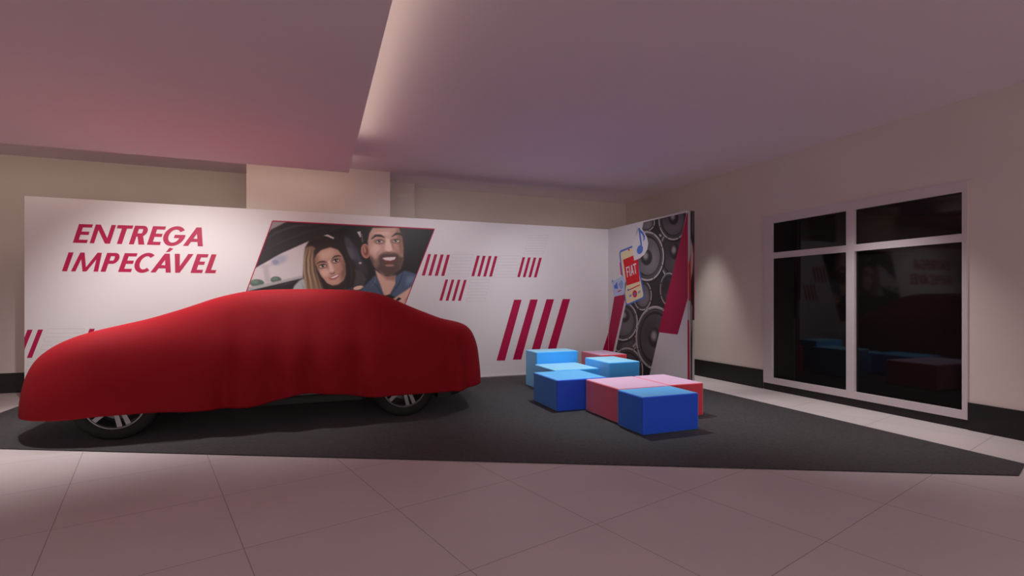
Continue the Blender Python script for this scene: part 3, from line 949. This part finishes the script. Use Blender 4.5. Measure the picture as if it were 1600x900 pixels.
def car_surface(nth=760, nr=46, ns=34, inset=0.0, folds=True, zlow=None):
    xs = np.linspace(-2.62 + inset, 1.89 - inset, 400)
    px, pz = zip(*PROF)
    Hc = np.interp(xs, px, pz)
    k = np.ones(17) / 17
    Hc = np.convolve(np.pad(Hc, 8, mode='edge'), k, 'valid') - inset
    hx, hz = zip(*HEM)
    th = np.linspace(0, 2 * np.pi, nth, endpoint=False)
    # outline in plan: straight flanks, long rounded nose, tighter tail
    hw = HW - inset * .5
    xn, an, en = -1.75, .81 - inset, 2.2
    xt, at2, et = 1.15, .70 - inset, 2.9
    c, sn = np.cos(th), np.sin(th)
    ee = np.where(c < 0, en, et)
    ox = np.where(c < 0, xn, xt) + np.where(c < 0, an, at2) * np.sign(c) * np.abs(c) ** (2 / ee)
    oy = hw * np.sign(sn) * np.abs(sn) ** (2 / ee)
    # even spacing along the outline
    d = np.hypot(np.diff(np.append(ox, ox[0])), np.diff(np.append(oy, oy[0])))
    s = np.concatenate([[0], np.cumsum(d)])
    ss = np.linspace(0, s[-1], nth, endpoint=False)
    ox2, oy2 = np.interp(ss, s, np.append(ox, ox[0])), np.interp(ss, s, np.append(oy, oy[0]))
    ox, oy = ox2, oy2
    mx = np.clip(ox, -1.9, 1.2)
    rows = []

    def half(x):
        t = np.clip(np.where(x < xn, (xn - x) / an, np.where(x > xt, (x - xt) / at2, 0)), 0, 1)
        e_ = np.where(x < xn, en, et)
        return np.maximum(hw * np.maximum(1 - t ** e_, 1e-5) ** (1 / e_), .02)

    def top(x, y):
        h = np.interp(x, xs, Hc)
        g = np.clip((h - .95) / .35, 0, 1)
        g = g * g * (3 - 2 * g)
        q = np.clip(np.abs(y) / half(x), 0, 1)
        sh = np.interp(q, *SHAPE_CAB) * g + np.interp(q, *SHAPE_HOOD) * (1 - g)
        zs = np.minimum(.84 - inset, h - .16)
        return zs + (h - zs) * sh

    for i in range(nr):
        r = (i / (nr - 1)) ** .85
        x, y = mx + (ox - mx) * r, oy * r
        rows.append(np.stack([x, y, top(x, y)], 1))
    zt = rows[-1][:, 2]
    if zlow is None:
        near = np.interp(ox, hx, hz)
        hem = np.where(oy < 0, near, .26)
        hem = np.convolve(np.pad(hem, 6, mode='wrap'), np.ones(13) / 13, 'valid')
    else:
        hem = np.full(nth, zlow)
    nx, ny = np.gradient(oy), -np.gradient(ox)
    nx[0], ny[0] = oy[1] - oy[-1], -(ox[1] - ox[-1])
    nn = np.hypot(nx, ny)
    nx, ny = nx / nn, ny / nn
    f = np.zeros(nth)
    if folds:
        def bump(x0, wd, amp, side=-1):
            return amp * np.exp(-((ox - x0) / wd) ** 2) * ((oy * side > .6))
        for x0, wd, amp in ((-1.05, .16, .022), (-.80, .075, -.040), (-.62, .12, .020), (-.40, .085, -.030), (-.24, .10, .026), (-.05, .085, -.030), (.14, .14, .022),
                            (.40, .09, -.034), (.58, .13, .022), (1.0, .2, .010), (1.33, .06, -.018), (1.42, .05, .022), (1.53, .05, -.024), (-1.7, .3, .010), (-2.2, .14, .010)):
            f += bump(x0, wd, amp)
        f += .012 * np.sin(ss * 9.0) * (oy > .3) + .010 * np.sin(ss * 14 + 1) * (ox > 1.55) + .008 * np.sin(ss * 11) * (ox < -2.45)
    for j in range(1, ns + 1):
        t = j / ns
        bulge = math.sin(t * math.pi / 2) * (1 if folds else .3) * (.012 + .115 * np.abs(ny) ** 2)
        rows.append(np.stack([ox + nx * bulge, oy + ny * bulge, zt + (hem - zt) * t], 1))
    R = np.array(rows)
    # soften where the roof turns into the hanging sides
    for _ in range(26):
        R[1:-1] = R[1:-1] * .5 + (R[:-2] + R[2:]) * .25
        R = R * .6 + (np.roll(R, 1, 1) + np.roll(R, -1, 1)) * .2 if _ % 6 == 0 else R
    for j in range(ns + 12):
        i = nr - 12 + j
        t = max(0.0, (j + 1) / (ns + 12))
        amp = 1.35 * t ** .9
        R[i, :, 0] += nx * f * amp
        R[i, :, 1] += ny * f * amp
    R[..., 1] += CARY
    n0, n1 = R.shape[:2]
    idx = np.arange(n0 * n1).reshape(n0, n1)
    a, b = idx[:-1], idx[1:]
    F = np.stack([a, b, np.roll(b, -1, 1), np.roll(a, -1, 1)], -1).reshape(-1, 4)
    return R.reshape(-1, 3), F


def surf_mesh(name, V, Fc):
    me = bpy.data.meshes.new(name)
    me.from_pydata([tuple(v) for v in V], [], [tuple(int(i) for i in f) for f in Fc])
    bm = bmesh.new()
    bm.from_mesh(me)
    bmesh.ops.remove_doubles(bm, verts=bm.verts, dist=.0005)
    bmesh.ops.recalc_face_normals(bm, faces=bm.faces)
    bm.to_mesh(me)
    bm.free()
    return me


V, Fc = car_surface()
me = surf_mesh('car_cover', V, Fc)
cover = link('car_cover', me, None, [M['cloth']], True)
so = cover.modifiers.new('thickness', 'SOLIDIFY')
so.thickness = .004
so.offset = -1
tag(cover, 'dark red cloth cover draped over the car down to its wheels', 'car cover')

car = thing('car', 'car parked on the charcoal carpet, hidden under the red cloth except wheels and sill', 'car', (XC, CARY, CT))
cl = Vector(car.location)
MT = __import__('mathutils').Matrix.Translation


def oncar(o):
    o.data.transform(MT(-cl))
    o.parent = car
    return o


V, Fc = car_surface(160, 24, 12, .075, False, .33)
oncar(link('body', surf_mesh('body', V, Fc), None, [M['body']], True))
oncar(box('underbody', -2.35, 1.6, CARY - .66, CARY + .66, .20, .34, M['plastic'], None, .03))
for sg in (-1, 1):
    yo = CARY + sg * .855
    y0, y1 = sorted((yo, yo - sg * .2))
    oncar(box('side_skirt', -1.22, .46, y0, y1, .205, .30, M['plastic'], None, .02))
    y0, y1 = sorted((CARY + sg * .872, CARY + sg * .80))
    oncar(box('sill', -1.15, .42, y0, y1, .302, .352, M['body'], None, .012))
# lower bumper valances
for (x0, x1, nm, z0) in ((-2.38, -1.94, 'front_bumper', .20), (1.22, 1.63, 'rear_bumper', .185)):
    bm = bmesh.new()
    n = 14
    lo, hi = [], []
    for i in range(n + 1):
        t = -1 + 2 * i / n
        pull = .26 * abs(t) ** 4
        y = CARY + (.82 if nm == 'front_bumper' else .885) * t
        xo = (x0 + pull) if nm == 'front_bumper' else (x1 - pull)
        lo.append((bm.verts.new((xo, y, z0 + .02)), bm.verts.new((x1 if nm == 'front_bumper' else x0, y, z0))))
        hi.append((bm.verts.new((xo, y, .36)), bm.verts.new((x1 if nm == 'front_bumper' else x0, y, .36))))
    for i in range(n):
        bm.faces.new((lo[i][0], lo[i + 1][0], hi[i + 1][0], hi[i][0]))
        bm.faces.new((lo[i][1], hi[i][1], hi[i + 1][1], lo[i + 1][1]))
        bm.faces.new((lo[i][0], lo[i][1], lo[i + 1][1], lo[i + 1][0]))
        bm.faces.new((hi[i][0], hi[i + 1][0], hi[i + 1][1], hi[i][1]))
    bm.faces.new((lo[0][0], hi[0][0], hi[0][1], lo[0][1]))
    bm.faces.new((lo[n][0], lo[n][1], hi[n][1], hi[n][0]))
    oncar(from_bm(nm, bm, M['plastic']))


# --- wheels: axis along Y, outer face towards -Y
def lathe(prof, n=64):
    """prof: (radius, y)"""
    bm = bmesh.new()
    rings = []
    for i in range(n):
        a = 2 * math.pi * i / n
        rings.append([bm.verts.new((r * math.cos(a), y, r * math.sin(a))) for r, y in prof])
    for i in range(n):
        j = (i + 1) % n
        for k in range(len(prof) - 1):
            bm.faces.new((rings[i][k], rings[j][k], rings[j][k + 1], rings[i][k + 1]))
    return bm


RW, RR = .335, .238


def wheel_parts():
    ty = from_bm('wheel', lathe([(RR - .004, .0), (RR + .004, -.006), (RR + .03, -.012), (RR + .06, -.008), (RW - .016, .004), (RW - .004, .016), (RW, .032), (RW, .075), (RW - .003, .077), (RW - .003, .083), (RW, .085), (RW, .13),
                                 (RW, .178), (RW - .014, .196), (RR + .04, .21), (RR - .004, .205), (RR - .02, .1), (RR - .004, .0)]), M['tyre'], None, True)
    bm = lathe([(RR - .002, .004), (RR - .004, -.004), (RR - .014, -.005), (RR - .022, .004), (RR - .026, .03), (RR - .03, .19), (RR - .002, .19), (RR - .002, .004)])

    def spoke(a, w0, w1, off):
        ca, sa = math.cos(a), math.sin(a)
        pr = []
        for (r, wd, y0, y1, o) in ((.035, w0, .004, .045, off * .35), (.12, (w0 + w1) / 2, .0, .035, off * .75), (RR - .012, w1, .0, .03, off)):
            q = []
            for (t, y) in ((-wd, y0), (wd, y0), (wd * .8, y1), (-wd * .8, y1)):
                tt = t + o
                q.append(bm.verts.new((r * ca - tt * sa, y, r * sa + tt * ca)))
            pr.append(q)
        for k in range(2):
            for i in range(4):
                j = (i + 1) % 4
                bm.faces.new((pr[k][i], pr[k][j], pr[k + 1][j], pr[k + 1][i]))
        bm.faces.new(pr[0][::-1])
        bm.faces.new(pr[2])
    for k in range(5):
        a = -math.pi / 2 + .31 + k * 2 * math.pi / 5
        spoke(a, .015, .020, .035)
        spoke(a, .015, .020, -.035)
        # web that joins each pair near the rim
        ca, sa = math.cos(a), math.sin(a)
        q = [bm.verts.new((r * ca - t * sa, y, r * sa + t * ca)) for y in (.012, .04) for (r, t) in ((.05, -.018), (.05, .018), (.10, .024), (.10, -.024))]
        for f in ((0, 1, 2, 3), (4, 7, 6, 5), (0, 4, 5, 1), (1, 5, 6, 2), (2, 6, 7, 3), (3, 7, 4, 0)):
            bm.faces.new([q[i] for i in f])
    rim = from_bm('rim', bm, M['rim'], ty)
    hub = from_bm('hub_cap', lathe([(.0005, -.004), (.02, -.004), (.034, .0), (.052, .006), (.056, .03), (.056, .05)], 32), M['rim'], ty, True)
    disc_ = from_bm('brake_disc', lathe([(.001, .07), (.06, .07), (.062, .085), (.16, .085), (.16, .105), (.001, .105)], 48), M['disc'], ty)
    back = from_bm('wheel_well', lathe([(.001, .15), (RR - .032, .15), (RR - .032, .16), (.001, .16)], 32), M['plastic'], ty)
    return ty


proto = wheel_parts()
first = True
for x in (-1.66, .87):
    for side in (-1, 1):
        if first:
            t = proto
        else:
            t = proto.copy()
            C.objects.link(t)
            for ch in list(proto.children):
                c = ch.copy()
                C.objects.link(c)
                c.parent = t
        first = False
        t.parent = car
        t.location = (x - XC, side * .858, RW)
        t.rotation_euler = (0, (x + side) * .6 if side > 0 else 0.0, math.pi if side > 0 else 0)

car.location.z += .0015

# ------------------------------------------------------------------ foam seat blocks
GRP = 'upholstered seat blocks'


def block(name, x0, x1, y0, y1, hgt, m, label):
    bm = bmesh.new()
    add_box(bm, -(x1 - x0) / 2, (x1 - x0) / 2, -(y1 - y0) / 2, (y1 - y0) / 2, 0, hgt)
    o = from_bm(name, bm, M[m], None, True, .016, 3)
    o.location = ((x0 + x1) / 2, (y0 + y1) / 2, CT)
    # flat sides, soft rounded edges
    for p in o.data.polygons:
        p.use_smooth = True
    wn = o.modifiers.new('even_shading', 'WEIGHTED_NORMAL')
    wn.keep_sharp = False
    tag(o, label, 'pouf', GRP)
    return o


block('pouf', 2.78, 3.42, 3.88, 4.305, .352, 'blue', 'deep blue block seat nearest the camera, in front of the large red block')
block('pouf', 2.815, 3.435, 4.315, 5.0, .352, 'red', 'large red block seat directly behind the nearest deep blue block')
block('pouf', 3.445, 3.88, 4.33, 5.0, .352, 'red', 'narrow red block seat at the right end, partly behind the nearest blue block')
block('pouf', 2.48, 3.12, 5.035, 5.70, .352, 'blue', 'blue block seat with painted pale sheen on top, left of the large red block')
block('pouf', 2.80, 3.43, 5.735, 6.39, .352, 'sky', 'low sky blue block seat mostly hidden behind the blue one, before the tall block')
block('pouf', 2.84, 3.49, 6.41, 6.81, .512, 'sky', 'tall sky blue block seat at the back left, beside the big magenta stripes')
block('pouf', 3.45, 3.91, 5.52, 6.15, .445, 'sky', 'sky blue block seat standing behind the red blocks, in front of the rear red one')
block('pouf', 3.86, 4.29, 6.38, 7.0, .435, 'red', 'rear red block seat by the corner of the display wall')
